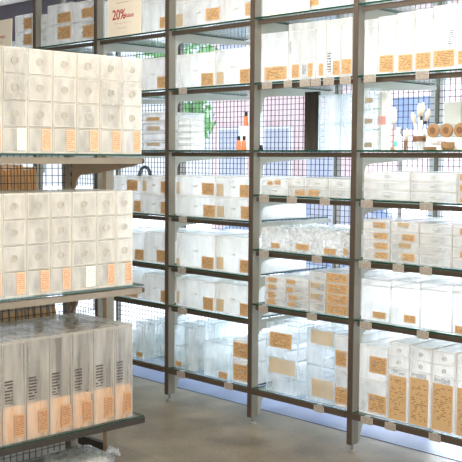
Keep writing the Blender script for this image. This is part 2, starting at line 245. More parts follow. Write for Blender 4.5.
# ------------------------------------------------------------------ mesh building
class MB:
    def __init__(s): s.v = []; s.f = []; s.m = []
    def quad(s, a, b, c, d, mi=0):
        i = len(s.v); s.v += [a, b, c, d]; s.f.append((i, i+1, i+2, i+3)); s.m.append(mi)
    def box(s, x0, x1, y0, y1, z0, z1, mi=0):
        i = len(s.v)
        s.v += [(x0, y0, z0), (x1, y0, z0), (x1, y1, z0), (x0, y1, z0), (x0, y0, z1), (x1, y0, z1), (x1, y1, z1), (x0, y1, z1)]
        for f in ((3, 2, 1, 0), (4, 5, 6, 7), (0, 1, 5, 4), (1, 2, 6, 5), (2, 3, 7, 6), (3, 0, 4, 7)):
            s.f.append(tuple(i+k for k in f)); s.m.append(mi)
    def shell(s, x0, x1, y0, y1, z0, z1, mi=0, skip=()):
        i = len(s.v)
        s.v += [(x0, y0, z0), (x1, y0, z0), (x1, y1, z0), (x0, y1, z0), (x0, y0, z1), (x1, y0, z1), (x1, y1, z1), (x0, y1, z1)]
        for n, f in (('bottom', (3, 2, 1, 0)), ('top', (4, 5, 6, 7)), ('front', (0, 1, 5, 4)), ('right', (1, 2, 6, 5)), ('back', (2, 3, 7, 6)), ('left', (3, 0, 4, 7))):
            if n not in skip: s.f.append(tuple(i+k for k in f)); s.m.append(mi)
    def edges(s, x0, x1, y0, y1, z0, z1, t, mi=1, top=True):
        for z in ((z0, z0+t), (z1-t, z1)):
            for y in ((y0, y0+t), (y1-t, y1)): s.box(x0, x1, y[0], y[1], z[0], z[1], mi)
            for x in ((x0, x0+t), (x1-t, x1)): s.box(x[0], x[1], y0+t, y1-t, z[0], z[1], mi)
        for x in ((x0, x0+t), (x1-t, x1)):
            for y in ((y0, y0+t), (y1-t, y1)): s.box(x[0], x[1], y[0], y[1], z0+t, z1-t, mi)
    def lathe(s, prof, axis='z', c=(0, 0, 0), n=16, mi=0):
        base = len(s.v)
        for r, h in prof:
            for k in range(n):
                a = 2*math.pi*k/n; p = (r*math.cos(a), r*math.sin(a))
                if axis == 'z': q = (c[0]+p[0], c[1]+p[1], c[2]+h)
                elif axis == 'y': q = (c[0]+p[0], c[1]+h, c[2]-p[1])
                else: q = (c[0]+h, c[1]+p[0], c[2]+p[1])
                s.v.append(q)
        for j in range(len(prof)-1):
            for k in range(n):
                a = base+j*n+k; b = base+j*n+(k+1) % n
                s.f.append((a, b, b+n, a+n)); s.m.append(mi)
        s.f.append(tuple(base+k for k in reversed(range(n)))); s.m.append(mi)
        s.f.append(tuple(base+(len(prof)-1)*n+k for k in range(n))); s.m.append(mi)
    def tube(s, pts, r, n=8, mi=0):
        rr = r if isinstance(r, (list, tuple)) else [r]*len(pts)
        base = len(s.v); P = [mathutils.Vector(p) for p in pts]
        for i, p in enumerate(P):
            d = (P[min(i+1, len(P)-1)]-P[max(i-1, 0)]).normalized()
            u = d.cross(mathutils.Vector((0, 0, 1)))
            if u.length < .05: u = d.cross(mathutils.Vector((1, 0, 0)))
            u.normalize(); w = d.cross(u)
            for k in range(n):
                a = 2*math.pi*k/n; s.v.append(tuple(p+u*rr[i]*math.cos(a)+w*rr[i]*math.sin(a)))
        for i in range(len(P)-1):
            for k in range(n):
                a = base+i*n+k; b = base+i*n+(k+1) % n
                s.f.append((a, b, b+n, a+n)); s.m.append(mi)
        s.f.append(tuple(base+k for k in reversed(range(n)))); s.m.append(mi)
        s.f.append(tuple(base+(len(P)-1)*n+k for k in range(n))); s.m.append(mi)
    def prism(s, poly, a0, a1, axis='x', mi=0):
        """poly is a list of (p, q): extrude along axis"""
        n = len(poly); base = len(s.v)
        for a in (a0, a1):
            for p, q in poly: s.v.append((a, p, q) if axis == 'x' else (p, a, q) if axis == 'y' else (p, q, a))
        s.f.append(tuple(base+k for k in range(n))); s.m.append(mi)
        s.f.append(tuple(base+n+k for k in reversed(range(n)))); s.m.append(mi)
        for k in range(n):
            s.f.append((base+k, base+n+k, base+n+(k+1) % n, base+(k+1) % n)); s.m.append(mi)
    def build(s, name, mats, parent=None, smooth=False, bevel=0.):
        me = bpy.data.meshes.new(name); me.from_pydata(s.v, [], s.f); me.validate()
        if not isinstance(mats, (list, tuple)): mats = [mats]
        for m in mats: me.materials.append(m)
        if len(mats) > 1: me.polygons.foreach_set('material_index', s.m[:len(me.polygons)])
        bm = bmesh.new(); bm.from_mesh(me)
        if smooth: bmesh.ops.recalc_face_normals(bm, faces=bm.faces[:])
        bm.to_mesh(me); bm.free()
        if smooth:
            me.polygons.foreach_set('use_smooth', [True]*len(me.polygons))
        o = bpy.data.objects.new(name, me); COL.objects.link(o)
        if parent: o.parent = parent
        if bevel:
            b = o.modifiers.new('bevel', 'BEVEL'); b.width = bevel; b.segments = 2; b.limit_method = 'ANGLE'
        return o

def tag(o, label, cat, group=None, kind=None):
    o['label'] = label
    if cat: o['category'] = cat
    if group: o['group'] = group
    if kind: o['kind'] = kind
    return o

def thing(name, label, cat, loc=(0, 0, 0), rotz=0., group=None):
    o = bpy.data.objects.new(name, None); COL.objects.link(o)
    o.empty_display_size = .05; o.location = loc; o.rotation_euler = (0, 0, rotz)
    return tag(o, label, cat, group)

def struct(o):
    o['kind'] = 'structure'; return o

# ------------------------------------------------------------------ clear boxes
M['kraft_brown'] = printed('kraft_label_brown_print', srgb(196, 160, 124), srgb(140, 78, 58), 12, 6, .8, thr=.4)
LABMAT = {'b': ('kraft_label', 'kraft_brown'), 'k': ('kraft_label', 'kraft'), 'K': ('kraft_panel', 'kraft_big'), 'f': ('faint_or_ghost_label', 'fade_or_ghost'), 't': ('printed_text', 'print'), 'w': ('white_label', 'white_label'), 'r': ('kraft_label', 'kraft_red'), 'p': ('printed_text', 'print_dark')}

def put_labels(root, labs, y=-.0035):
    for u0, u1, z0, z1, m in labs:
        b = MB(); b.box(u0, u1, y, y+.001, z0, z1)
        nm, mt = LABMAT[m]; o = b.build(nm, M[mt], root)
        if m == 'w': o['label'] = 'white sticker'

def drawer_part(root, x0, x1, z0, z1, D, mat, edge, knob=True, kr=.011, d_in=.9):
    """drawer: front panel, low tray behind it, and a round knob or a finger notch"""
    b = MB(); t = .003
    b.box(x0, x1, -.001, .003, z0, z1, 0)
    h = z0+(z1-z0)*.8
    b.quad((x0+.002, .003, z0), (x0+.002, D*d_in, z0), (x0+.002, D*d_in, h), (x0+.002, .003, h), 2)
    b.quad((x1-.002, .003, z0), (x1-.002, .003, h), (x1-.002, D*d_in, h), (x1-.002, D*d_in, z0), 2)
    b.quad((x0+.002, D*d_in, z0), (x1-.002, D*d_in, z0), (x1-.002, D*d_in, h), (x0+.002, D*d_in, h), 2)
    for (a, c, e, f) in ((x0, x1, z0, z0+t), (x0, x1, z1-t, z1), (x0, x0+t, z0+t, z1-t), (x1-t, x1, z0+t, z1-t)):
        b.box(a, c, -.0015, .0035, e, f, 1)
    o = b.build('drawer', [mat, edge, M['tray_wall']], root)
    if knob:
        k = MB(); cx, cz = (x0+x1)/2, (z0+z1)/2
        k.lathe([(kr, 0), (kr, -.005), (kr*1.35, -.005), (kr*1.35, 0)], 'y', (cx, -.0015, cz), 20)
        k.build('knob', M['knob'], o)
    return o

def clear_box(style, W, H, D, labs, label, loc, rotz=0., group=None, rng=None):
    """local frame: x across the front, y into the shelf, z up; the front stands at y = 0"""
    pal = {'clear': 'clear', 'film': 'film', 'cream4': 'cream', 'tallkraft': 'tall'}.get(style, 'milk')
    wall, edge = M[pal], M.get(pal+'_edge', M['milk_edge'])
    panel = M.get(pal+'_panel', wall)
    name = {'drawer': 'acrylic_drawer_box', 'tall': 'tall_acrylic_box', 'chest': 'acrylic_drawer_chest', 'clear': 'clear_acrylic_box', 'film': 'film_wrapped_box', 'tray': 'acrylic_tray', 'cream4': 'acrylic_drawer_tower', 'tallkraft': 'tall_acrylic_case'}[style]
    cat = {'drawer': 'drawer box', 'chest': 'drawer chest', 'cream4': 'drawer tower', 'tray': 'tray'}.get(style, 'box')
    root = thing(name, label, cat, loc, rotz, group)
    t = .0035
    if style == 'drawer':
        b = MB(); b.shell(0, W, 0, D, 0, H, 0, skip=('front',)); b.edges(0, W, 0, D, 0, H, t); b.build('body', [wall, edge], root)
        drawer_part(root, .005, W-.005, .005, H-.005, D, panel, edge, knob=False)
        k = MB(); k.tube([(W*.5-.016, -.003, H*.5), (W*.5+.016, -.003, H*.5)], min(.005, H*.1)); k.build('handle', M['knob'], root)
    elif style == 'tall':
        hb = H*.86
        b = MB(); b.shell(0, W, 0, D, 0, hb, 0, skip=('top',)); b.edges(0, W, 0, D, 0, hb, t); b.build('body', [wall, edge], root)
        b = MB(); b.shell(-.001, W+.001, -.001, D+.001, hb+.0008, H, 0, skip=('bottom',)); b.edges(-.001, W+.001, -.001, D+.001, hb+.0008, H, t*.8); b.build('lid', [wall, edge], root)
    elif style == 'chest':
        b = MB(); b.shell(0, W, 0, D, 0, H, 0, skip=('front',)); b.edges(0, W, 0, D, 0, H, t); b.build('body', [wall, edge], root)
        zs = [.005, H*.68, H*.83, H-.005]
        for i in range(3): drawer_part(root, .004, W-.004, zs[i]+.001, zs[i+1]-.001, D, panel, edge, knob=(i > 0), kr=.009)
    elif style == 'clear':
        b = MB(); b.shell(0, W, 0, D, 0, H, 0); b.edges(0, W, 0, D, 0, H, t); b.build('body', [wall, edge], root)
        b = MB(); b.box(.006, W-.006, .006, D-.006, H*.5-.0015, H*.5+.0015, 0)
        for y in (.006, D-.009): b.box(.006, W-.006, y, y+.003, H*.5-.002, H*.5+.002, 1)
        b.build('divider', [wall, edge], root)
    elif style == 'film':
        b = MB(); b.shell(0, W, .004, D, 0, H*.93, 0); b.edges(0, W, .004, D, 0, H*.93, t); b.build('body', [M['milk'], M['milk_edge']], root)
        b = MB(); nx, nz, ny = 10, 6, 8
        def grid(fn, a, c):
            base = len(b.v)
            for i in range(a+1):
                for j in range(c+1): b.v.append(fn(i/a, j/c))
            for i in range(a):
                for j in range(c):
                    q = base+i*(c+1)+j; b.f.append((q, q+c+1, q+c+2, q+1)); b.m.append(0)
        R = rng
        grid(lambda u, v: (u*W, -.001-R.random()*.006, v*H+(R.random()-.5)*.006*(v > .05)), nx, nz)
        grid(lambda u, v: (u*W, v*D, H+(R.random()-.5)*.014), nx, ny)
        b.build('film_wrap', M['film'], root)
    elif style == 'tray':
        b = MB(); b.shell(0, W, 0, D, 0, H*.8, 0, skip=('top',)); b.edges(0, W, 0, D, 0, H*.8, t); b.build('body', [wall, edge], root)
        b = MB(); b.box(-.002, W+.002, -.002, D+.002, H*.8+.001, H-.002, 0); b.build('lid', M['milk_edge'], root)
    elif style == 'cream4':
        b = MB(); b.shell(0, W, 0, D, 0, H, 0, skip=('front',)); b.edges(0, W, 0, D, 0, H, .0045)
        for i in (1, 2, 3): b.box(.004, W-.004, .004, D-.004, H*i/4-.002, H*i/4+.002, 1)
        b.build('body', [wall, edge], root)
        for i in range(4): drawer_part(root, .007, W-.007, H*i/4+.004, H*(i+1)/4-.004, D, panel, edge, knob=i > 0, kr=.013)
    elif style == 'tallkraft':
        hb = H*.975
        b = MB(); b.shell(0, W, 0, D, 0, hb, 0, skip=('top',)); b.edges(0, W, 0, D, 0, hb, .004)
        for f in (.16, .84): b.box(W*f, W*f+.0025, .001, .004, .01, hb-.004, 1)
        b.build('body', [wall, edge], root)
        b = MB(); b.shell(-.001, W+.001, -.001, D+.001, hb+.001, H, 0, skip=('bottom',)); b.edges(-.001, W+.001, -.001, D+.001, hb+.001, H, .004); b.build('lid', [wall, edge], root)
        b = MB(); b.box(.006, W-.006, .007, .010, .004, H*.36); b.box(.006, W-.006, .010, D-.01, .004, .007)
        b.build('kraft_insert', M['kraft_insert'], root)
    put_labels(root, labs, y=-.0035 if style != 'film' else -.011)
    return root

STYLE_TXT = dict(drawer='frosted drawer box', tall='tall frosted box', chest='tall frosted drawer chest', clear='clear teal-edged box', film='crinkled film-wrapped box', tray='flat clear tray')
TIERS = {1: [''], 2: ['lower', 'upper'], 3: ['bottom', 'middle', 'top'], 4: ['bottom', 'second-lowest', 'second-highest', 'top']}
rng = random.Random(5)
count_in = {}
DEPTH = dict(z0=.34, z1=.4, z2=.34, c3=.5, c4=.5, c5=.52, d3=.5, d4=.46, d5=.5, z6=.55)
for bay, sh, style, tiers, cols in ROWS:
    bx0 = BAYS[bay]*L
    for (X0, X1, H, labs) in cols:
        key = (bay, sh); idx = count_in.get(key, 0); count_in[key] = idx+1
        X0 = max(X0, bx0+.036); X1 = min(X1, bx0+L-.004)
        W = X1-X0-.0025
        if W < .02: continue
        th = H/tiers
        for t in range(tiers):
            ll = [(l[1], min(l[2], W-.003), l[3], l[4], 'K' if (style == 'chest' and l[5] == 'k') else l[5]) for l in labs if l[0] == t and l[1] < W-.012]
            kinds = {l[4] for l in ll}
            look = 'with kraft label' if 'k' in kinds else 'with big kraft panel' if 'K' in kinds else 'with faded label' if 'f' in kinds else 'without label'
            who = '%s %s' % (STYLE_TXT[style], look)
            if tiers > 1: pos = '%s of stack %s' % (TIERS[tiers][t], ['one', 'two', 'three', 'four', 'five', 'six'][idx])
            else: pos = '%s from left' % ORD[idx]
            lab = '%s, %s, %s, %s' % (who, pos, SHELFNAME[sh], BAYNAME[bay])
            clear_box(style, W, th-.0015, DEPTH[sh], ll, lab, (X0, .04, SH[sh]+.0062+t*th), 0, 'clear boxes on the %s of the %s' % (SHELFNAME[sh], BAYNAME[bay]), rng)

# five thin clear boxes one behind another at the left of the bottom shelf in two bays
for bay, xo, W in (('C', .045, .19), ('B', .30, .19)):
    for i in range(5):
        clear_box('clear', W, .285-(.05 if bay == 'B' else 0), .088, [(W*.62 if bay == 'B' else .012, W*.62+.062 if bay == 'B' else .078, .012, .045, 'k' if i == 0 else 'f')],
                  'thin teal-edged box, %s from front, bottom shelf, %s' % (ORD[i], BAYNAME[bay]),
                  (BAYS[bay]*L+xo, .045+i*.1, SH['z6']+.0062), 0, 'thin clear boxes on the bottom shelf of the %s' % BAYNAME[bay], rng)

# ------------------------------------------------------------------ the long rack
rack = thing('shelving_rack', 'long grey-brown steel rack with glass shelves along the window', 'shelving', (0, 0, 0))
PW, PD = .031, .060
def post(k):
    x = k*L
    b = MB(); b.box(x, x+PW, .006, PD, .045, 2.95); o = b.build('post', M['steel'], rack)
    b = MB(); b.box(x-.0005, x+PW+.0005, 0, .006, .045, 2.95); f = b.build('front_face', M['bronze'], o); f['label'] = 'dark brown front strip'  # front darker than the sides: backlit shade put into its colour
    b = MB(); b.lathe([(.006, .045), (.006, .012), (.02, .010), (.022, 0)][::-1], 'z', (x+PW/2, PD/2, 0), 14); b.build('foot', M['steel'], o)
for k in range(-3, 4): post(k)
for k in range(-3, 4):
    x = k*L; b = MB(); b.box(x, x+PW, .775, .81, 0, 2.95); o = b.build('back_post', M['steel'], rack)

def bracket(x, z, bottom=False):
    P = [(PD, z-.008), (.74, z-.008), (.745, z-.022)]
    P += [(.74, z-.030), (.14, z-.068)]
    for i in range(7):
        a = math.pi/2*i/6; P.append((.125-.045*math.sin(a), z-.115+.045*math.cos(a)))
    P.append((.08, z-.16)); P.append((PD, z-.17))
    if bottom:
        P = [(PD, z-.008), (.74, z-.008), (.745, z-.03), (.16, z-.06)]
        for i in range(7):
            a = math.pi/2*i/6; P.append((.15-.06*math.sin(a), z-.12+.06*math.cos(a)))
        P.append((.075, z-.165)); P.append((PD, z-.172))
    b = MB(); b.prism(P, x, x+.008, 'x'); b.build('bracket', M['steel_light'], rack)
def levels(bay): return ['z0', 'z1', 'z2']+(['d3', 'd4', 'd5'] if bay in 'DE' else ['c3', 'c4', 'c5'])+['z6']
for bay, k in BAYS.items():
    x0 = k*L+PW; x1 = (k+1)*L
    for sh in levels(bay):
        z = SH[sh]
        bracket(k*L+.021, z, sh == 'z6'); bracket(x1+.001, z, sh == 'z6')
        b = MB(); lowest = sh == 'z6'; b.box(x0+.004 if lowest else x0+.012, x1-.002, -.008 if lowest else .020, .0015 if lowest else .036, z-.030 if lowest else z-.034, z+.002 if lowest else z-.008); r = b.build('rail', M['bronze'], rack); r['label'] = 'brown front rail under a glass shelf'
        g = MB(); g.box(x0+.003, x1-.003, .002, .72, z-.0035, z+.0055, 0)
        g.m = [0]*6; g.m[2] = 1; g.m[3] = 1; g.m[5] = 1
        o = g.build('glass_shelf', [M['glass'], M['glass_edge']])
        tag(o, 'green-edged glass shelf, %s level of the %s' % (SHELFNAME[sh].replace(' shelf', ''), BAYNAME[bay]), 'glass shelf', 'glass shelves of the long rack')
    # wire mesh behind the bay
    b = MB(); w = .0018; y = .762; x = x0+.004
    while x < x1:
        b.box(x-w, x+w, y-w, y+w, .06, 2.9); x += .0365
    z = .06
    while z < 2.9:
        b.box(x0, x1, y+w, y+3*w, z-w, z+w); z += .0365
    b.build('mesh_panel', M['wire'], rack)

# price tags clipped to the shelf edges
tc = {}
for bay, sh, a, c in TAGS:
    i = tc.get((bay, sh), 0); tc[(bay, sh)] = i+1
    n = sum(1 for t in TAGS if t[0] == bay and t[1] == sh)
    which = 'only one' if n == 1 else '%s from left' % ORD[i]
    t = thing('price_tag', 'price card on glass edge, %s, %s, %s' % (which, SHELFNAME[sh], BAYNAME[bay]), 'price tag', (a, 0, SH[sh]), 0, 'price tags on the shelf edges')
    w = c-a
    b = MB(); b.box(0, w, -.012, -.0105, -.036, .004); b.build('card', M['tag'], t)
    b = MB(); b.box(w*.3, w*.7, -.0105, .014, .0057, .008); b.box(w*.3, w*.7, -.0105, -.003, -.008, .008); b.build('clip', M['clear_edge'], t)

# ------------------------------------------------------------------ signs
def sign(loc, w, h, label, tilt=8, txt=True):
    s = thing('sale_sign', label, 'sign', loc, 0, 'cream sale signs on the top shelf')
    s.rotation_euler = (math.radians(-tilt), 0, 0)
    b = MB(); b.box(0, w, 0, .006, 0, h); b.build('board', M['sign'], s, bevel=.001)
    def line(x0, x1, z0, z1):
        q = MB(); q.box(x0*w, x1*w, -.001, 0, z0*h, z1*h); q.build('small_print', M['red_lines'], s)
    line(.24, .68, .80, .835); line(.2, .74, .30, .325); line(.3, .62, .17, .2)
    if txt:
        for body, x, size, zz in (('20%', .16, .30, .42), ('Rabatt', .545, .125, .44)):
            c = bpy.data.curves.new('lettering', 'FONT'); c.body = body; c.size = size*h*1.15; c.extrude = .0006; c.offset = .0012 if body == '20%' else 0
            tmp = bpy.data.objects.new('lettering', c); COL.objects.link(tmp); bpy.context.view_layer.update()
            me = bpy.data.meshes.new_from_object(tmp.evaluated_get(bpy.context.evaluated_depsgraph_get())); bpy.data.objects.remove(tmp)
            me.materials.clear(); me.materials.append(M['red']); o = bpy.data.objects.new('lettering', me); COL.objects.link(o); o.parent = s
            o.location = (x*w, -.001, zz*h); o.rotation_euler = (math.pi/2, 0, 0)
            o.scale = (.92, 1, 1)
    return s
sign((-.632, .012, 2.412), .365, .27, 'cream sale sign reading 20% Rabatt, top shelf, fourth bay from right', 2)
sign((-2.25, .012, 2.412), .40, .25, 'cream sale sign at the far left end of the top shelf, cut by frame', 2)
sign((.875, .012, 2.412), .33, .27, 'cream sign standing on top shelf, second bay from right', 2)
# ------------------------------------------------------------------ display stand on the left, running away from the long rack
gon = thing('display_stand', 'grey steel display stand with cantilever glass shelves at left', 'shelving', (.745, -1.25, 0))
def G(mb, name, mat, par=gon, **kw):
    o = mb.build(name, mat, None, **kw); o.parent = par
    o.matrix_parent_inverse = mathutils.Matrix.Translation((-.745, 1.25, 0)); return o
SX = .745                      # plane of the slotted uprights
GY0, GY1 = -2.22, -1.235
GZ = (1.605, 1.002, .381)
for y in (GY1-.035, GY1-.96):
    b = MB(); b.box(SX-.03, SX+.012, y, y+.03, .0, 2.0); up = G(b, 'upright', M['steel'])
    b = MB(); z = .1
    while z < 1.98:
        b.box(SX+.0125, SX+.0135, y+.005, y+.011, z, z+.022); b.box(SX+.0125, SX+.0135, y+.019, y+.025, z, z+.022); z += .05
    s = b.build('slot_row', M['dark'], up); s['label'] = 'dark slots down the upright'
    for z in GZ:
        P = [(SX+.013, z-.012), (1.285, z-.012), (1.29, z-.03), (1.27, z-.045), (.98, z-.085)]
        for i in range(6):
            a = math.pi/2*i/5; P.append((.845-.05*math.sin(a), z-.145+.05*math.cos(a)))
        P += [(SX+.013, z-.20)]
        b = MB(); b.prism([(p, q) for p, q in P], y+.011, y+.019, 'y'); G(b, 'bracket', M['steel_warm'])
for z in GZ:
    lo = z < .5
    b = MB(); b.box(1.262 if not lo else 1.3025, 1.29 if not lo else 1.312, GY0, GY1-.004, z-.038 if not lo else z-.026, z-.010 if not lo else z+.001)
    r = G(b, 'front_rail', M['dark'] if lo else M['rail_light']); r['label'] = 'dark brown front rail' if lo else 'pale brushed metal front rail'
    b = MB(); b.lathe([(.012, 0), (.012, .02)], 'y', (1.276, GY1-.006, z-.024), 12); e = G(b, 'end_cap', M['bronze'])
    g = MB(); g.box(SX+.02, 1.302, GY0, GY1, z-.001, z+.006, 0); g.m = [0]*6; g.m[3] = 1; g.m[2] = 1; g.m[4] = 1
    o = g.build('glass_shelf', [M['glass'], M['glass_edge']])
    tag(o, '%s green-edged glass shelf of the left display stand' % {1.605: 'top', 1.002: 'middle', .381: 'bottom'}[z], 'glass shelf', 'glass shelves of the display stand')
b = MB(); w = .0015; y = GY0
while y < GY1-.03:
    b.box(SX-.014-w, SX-.014+w, y-w, y+w, .1, 1.98); y += .036
z = .1
while z < 1.98:
    b.box(SX-.014+w, SX-.014+3*w, GY0, GY1-.04, z-w, z+w); z += .036
G(b, 'mesh_panel', M['wire'])
b = MB(); b.box(.695, .728, -1.02, -.972, 0, 2.06); po = G(b, 'end_post', M['steel'])
b = MB(); b.box(.6945, .7285, -1.0215, -1.0195, 0, 2.06); f = b.build('front_face', M['steel_warm'], po); f['label'] = 'brown front strip'
f.matrix_parent_inverse = mathutils.Matrix()
b = MB(); b.box(.45, .695, -1.01, -.985, .02, .07); G(b, 'foot_beam', M['dark'])
b = MB(); b.box(SX-.02, 1.2, GY0, GY1-.02, .06, .09); b.box(1.17, 1.2, GY0, GY1-.02, 0, .06); G(b, 'base_deck', M['bronze'])

rows = [
 ('cream4', [-2.074, -1.964, -1.844, -1.72, -1.596, -1.471, -1.348, -1.231], 1.6115, .436, .34, 'top'),
 ('cream4', [-2.087, -1.971, -1.855, -1.735, -1.626, -1.49, -1.383, -1.285], 1.0085, .436, .34, 'middle'),
 ('tallkraft', [-2.105, -1.979, -1.862, -1.745, -1.624, -1.51, -1.391, -1.285], .3875, .437, .44, 'bottom')]
for style, ys, z, H, D, nm in rows:
    for i in range(7):
        W = ys[i+1]-ys[i]-.003
        nth = ORD[6-i]+' from right end'
        if style == 'cream4':
            m = 'w' if (nm == 'top' and i == 1) or (nm == 'middle' and i in (4,)) else 'r'
            labs = [(W*.56, W*.93, .012, .105, m)]
            film = nm == 'top' and i in (1, 4, 5, 6)
            lab = 'cream acrylic tower of four knobbed drawers, %s, %s shelf of left stand' % (nth, nm)
        else:
            labs = [(W*.5, W*.92, .022, .12, 'b'), (W*.05, W*.46, .165, .285, 'p')]
            lab = 'tall clear case with kraft board inside, %s, bottom shelf of left stand' % nth
        t = clear_box(style, W, H, D, labs, lab, (1.28, ys[i], z), math.pi/2, 'acrylic units on the %s shelf of the left stand' % nm, rng)
        if style == 'cream4' and film:
            q = MB(); nx, nz = 9, 9; h0 = H*(.5 if i in (5, 1) else .68)
            for u in range(nx+1):
                for v in range(nz+1): q.v.append((W*u/nx, -.0135-.012*rng.random(), h0+(H-h0)*v/nz))
            for u in range(nx):
                for v in range(nz):
                    k = u*(nz+1)+v; q.f.append((k, k+nz+1, k+nz+2, k+1)); q.m.append(0)
            q.build('film_wrap', M['film_clear'], t)

# goods on the far side of the display stand, seen through its mesh
for z, nm in ((1.25, 'upper'), (.62, 'lower')):
    g = MB(); g.box(.2, SX-.05, GY0, GY1-.06, z-.01, z, 0); o = g.build('glass_shelf', [M['glass'], M['glass_edge']])
    tag(o, '%s glass shelf on the far side of the left stand' % nm, 'glass shelf', 'glass shelves of the display stand')
def far_box(y, w, h, z, mat, lab, tilt, group):
    t = thing('kraft_carton' if mat == 'kraft_box' else 'storage_carton', lab, 'carton', (.52, y, z+.002), 0, group)
    t.rotation_euler = (math.radians(-tilt), 0, 0)
    b = MB(); b.box(0, .17, 0, w, .0, h); b.build('body', M[mat], t, bevel=.002)
    b = MB(); b.box(.1702, .1712, w*.15, w*.85, h*.45, h*.85); b.build('printed_label', M['kraft'], t)
    b = MB(); b.box(-.001, .171, -.001, w+.001, h+.0005, h+.004); b.build('lid', M['beige'], t)
for i in range(8):
    far_box(-1.69+i*.037, .029, .29+.012*(i%3-1), 1.25, 'kraft_box', 'slim kraft carton behind the mesh, %s from right, upper far shelf' % ORD[7-i], -4, 'kraft cartons behind the mesh')
for i in range(8):
    far_box(-1.64+i*.046, .039, .25, .62, 'carton_grey', 'slim grey-beige carton behind the mesh, %s from right, lower far shelf' % ORD[7-i], -9, 'beige cartons behind the mesh')

# film-wrapped bundle on the stand's base
def bag():
    t = thing('film_wrapped_bundle', 'grey film-wrapped bundle lying on the base of the left stand', 'bundle', (1.05, -1.43, .09))
    b = MB(); R = random.Random(3); n, m = 22, 14
    for j in range(m+1):
        v = j/m
        for i in range(n):
            a = 2*math.pi*i/n
            r = math.sin(math.pi*(.04+.92*v))**.35
            x = .17*r*math.copysign(abs(math.cos(a))**.5, math.cos(a)); y = .175*r*math.copysign(abs(math.sin(a))**.5, math.sin(a))
            k = 1+.06*(R.random()-.5)
            b.v.append((x*k*.85, y*k*.85, .005+.105*v+(R.random()-.5)*.012*(v > .1)))
    for j in range(m):
        for i in range(n):
            b.f.append((j*n+i, j*n+(i+1) % n, (j+1)*n+(i+1) % n, (j+1)*n+i)); b.m.append(0)
    b.f.append(tuple(m*n+i for i in range(n))); b.m.append(0)
    b.f.append(tuple(reversed(range(n)))); b.m.append(0)
    b.build('film', M['bag'], t, smooth=True)
    q = MB(); q.box(-.1, .1, -.1, .1, .02, .09); q.build('contents', M['white'], t, bevel=.01)
    q = MB(); pts = [(.08, .10, .09), (.09, .12, .115), (.11, .14, .10), (.12, .155, .08)]; q.tube(pts, [.012, .02, .016, .004], 7); q.build('twisted_end', M['bag'], t, smooth=True)
bag()

# ------------------------------------------------------------------ things on the eye-level shelf, rightmost bay
zt = SH['z2']+.006
def box_simple(name, lab, cat, x, y, z, w, d, h, mat, group=None, rot=0):
    t = thing(name, lab, cat, (x, y, z), rot, group)
    b = MB(); b.box(0, w, 0, d, 0, h); b.build('body', M[mat], t, bevel=.003)
    return t
cl = clear_box
# three-drawer clear tower, each box its own
for i in range(3):
    t = clear_box('clear', .072, .108, .06, [], 'small clear box with grey-brown label, %s of stack beside post, third shelf' % ['lowest', 'middle', 'topmost'][i], (1.566, .05, zt+i*.1095), 0, 'small clear boxes stacked by the post')
    b = MB(); b.box(.012, .062, -.0035, -.002, .014 if i == 0 else .03, .04 if i == 0 else .056); b.build('label_card', M['grey_label'], t)
t = thing('display_card', 'tall white card with coral pink band on third shelf, rightmost bay', 'card', (1.602, .125, zt))
b = MB(); b.box(0, .055, 0, .03, 0, .31); b.build('panel', M['white'], t, bevel=.002)
b = MB(); b.box(-.0005, .0555, -.001, 0, .135, .18); b.build('pink_band', M['pink'], t)
def slim_brush(x, y, lab, h=.2):
    t = thing('upright_brush', lab, 'brush', (x, y, zt))
    b = MB(); b.lathe([(.016, 0), (.016, .008), (.006, .012), (.0045, h*.55), (.007, h*.62)], 'z', n=12); b.build('handle', M['wood'], t, smooth=True)
    b = MB(); b.lathe([(.010, h*.62+.001), (.016, h*.75), (.015, h*.9), (.006, h)], 'z', n=12); b.build('head', M['white'], t, smooth=True)
slim_brush(1.705, .13, 'slim wooden brush with white head standing on third shelf', .225)
t = thing('small_bottle', 'small white bottle with cyan print at left of the brush holder', 'bottle', (1.757, .10, zt))
b = MB(); b.lathe([(.018, 0), (.02, .005), (.02, .07), (.009, .085), (.009, .1)], 'z', n=16); b.build('body', M['white'], t, smooth=True)
b = MB(); b.lathe([(.011, .1005), (.011, .118)], 'z', n=14); b.build('cap', M['white'], t)
b = MB(); b.box(-.009, .009, -.0225, -.0205, .02, .045); b.build('cyan_mark', M['cyan'], t)
# holder with fan of handles
t = thing('brush_holder', 'clear cup with dark tie holding white-handled brushes on third shelf', 'holder', (1.868, .13, zt))
b = MB(); b.lathe([(.03, 0), (.031, .085), (.0285, .085), (.028, .004)], 'z', n=20); b.build('cup', M['clear'], t, smooth=False)
b = MB(); b.lathe([(.0325, .045), (.0335, .06), (.0325, .072)], 'z', n=20); b.build('tie', M['wood_dark'], t)
for i, (dx, dy, h, lab) in enumerate(((-.05, 0, .19, 'leaning farthest left'), (-.012, .012, .235, 'standing nearly upright'), (.022, .0, .24, 'second from right'), (.055, .01, .205, 'leaning farthest right'))):
    q = thing('handled_brush', 'white-handled brush in the clear cup, %s' % lab, 'brush', (1.868, .13, zt+.006), 0, 'brushes in the clear cup')
    b = MB(); b.tube([(dx*.3, dy*.3, 0), (dx*.55, dy*.55, h*.62)], [.004, .006], 8); b.build('handle', M['white'], q, smooth=True)
    b = MB(); b.tube([(dx*.55, dy*.55, h*.622), (dx*.62, dy*.62, h*.7)], .008, 8); b.build('ferrule', M['black' if i > 1 else 'beige'], q)
    b = MB(); b.tube([(dx*.62, dy*.62, h*.702), (dx*.8, dy*.8, h*.88), (dx*.9, dy*.9, h)], [.008, .014, .006], 10); b.build('bristles', M['beige'], q, smooth=True)
t = thing('wooden_spatula', 'pale wooden pointed tool standing left of the clear cup', 'tool', (1.802, .10, zt))
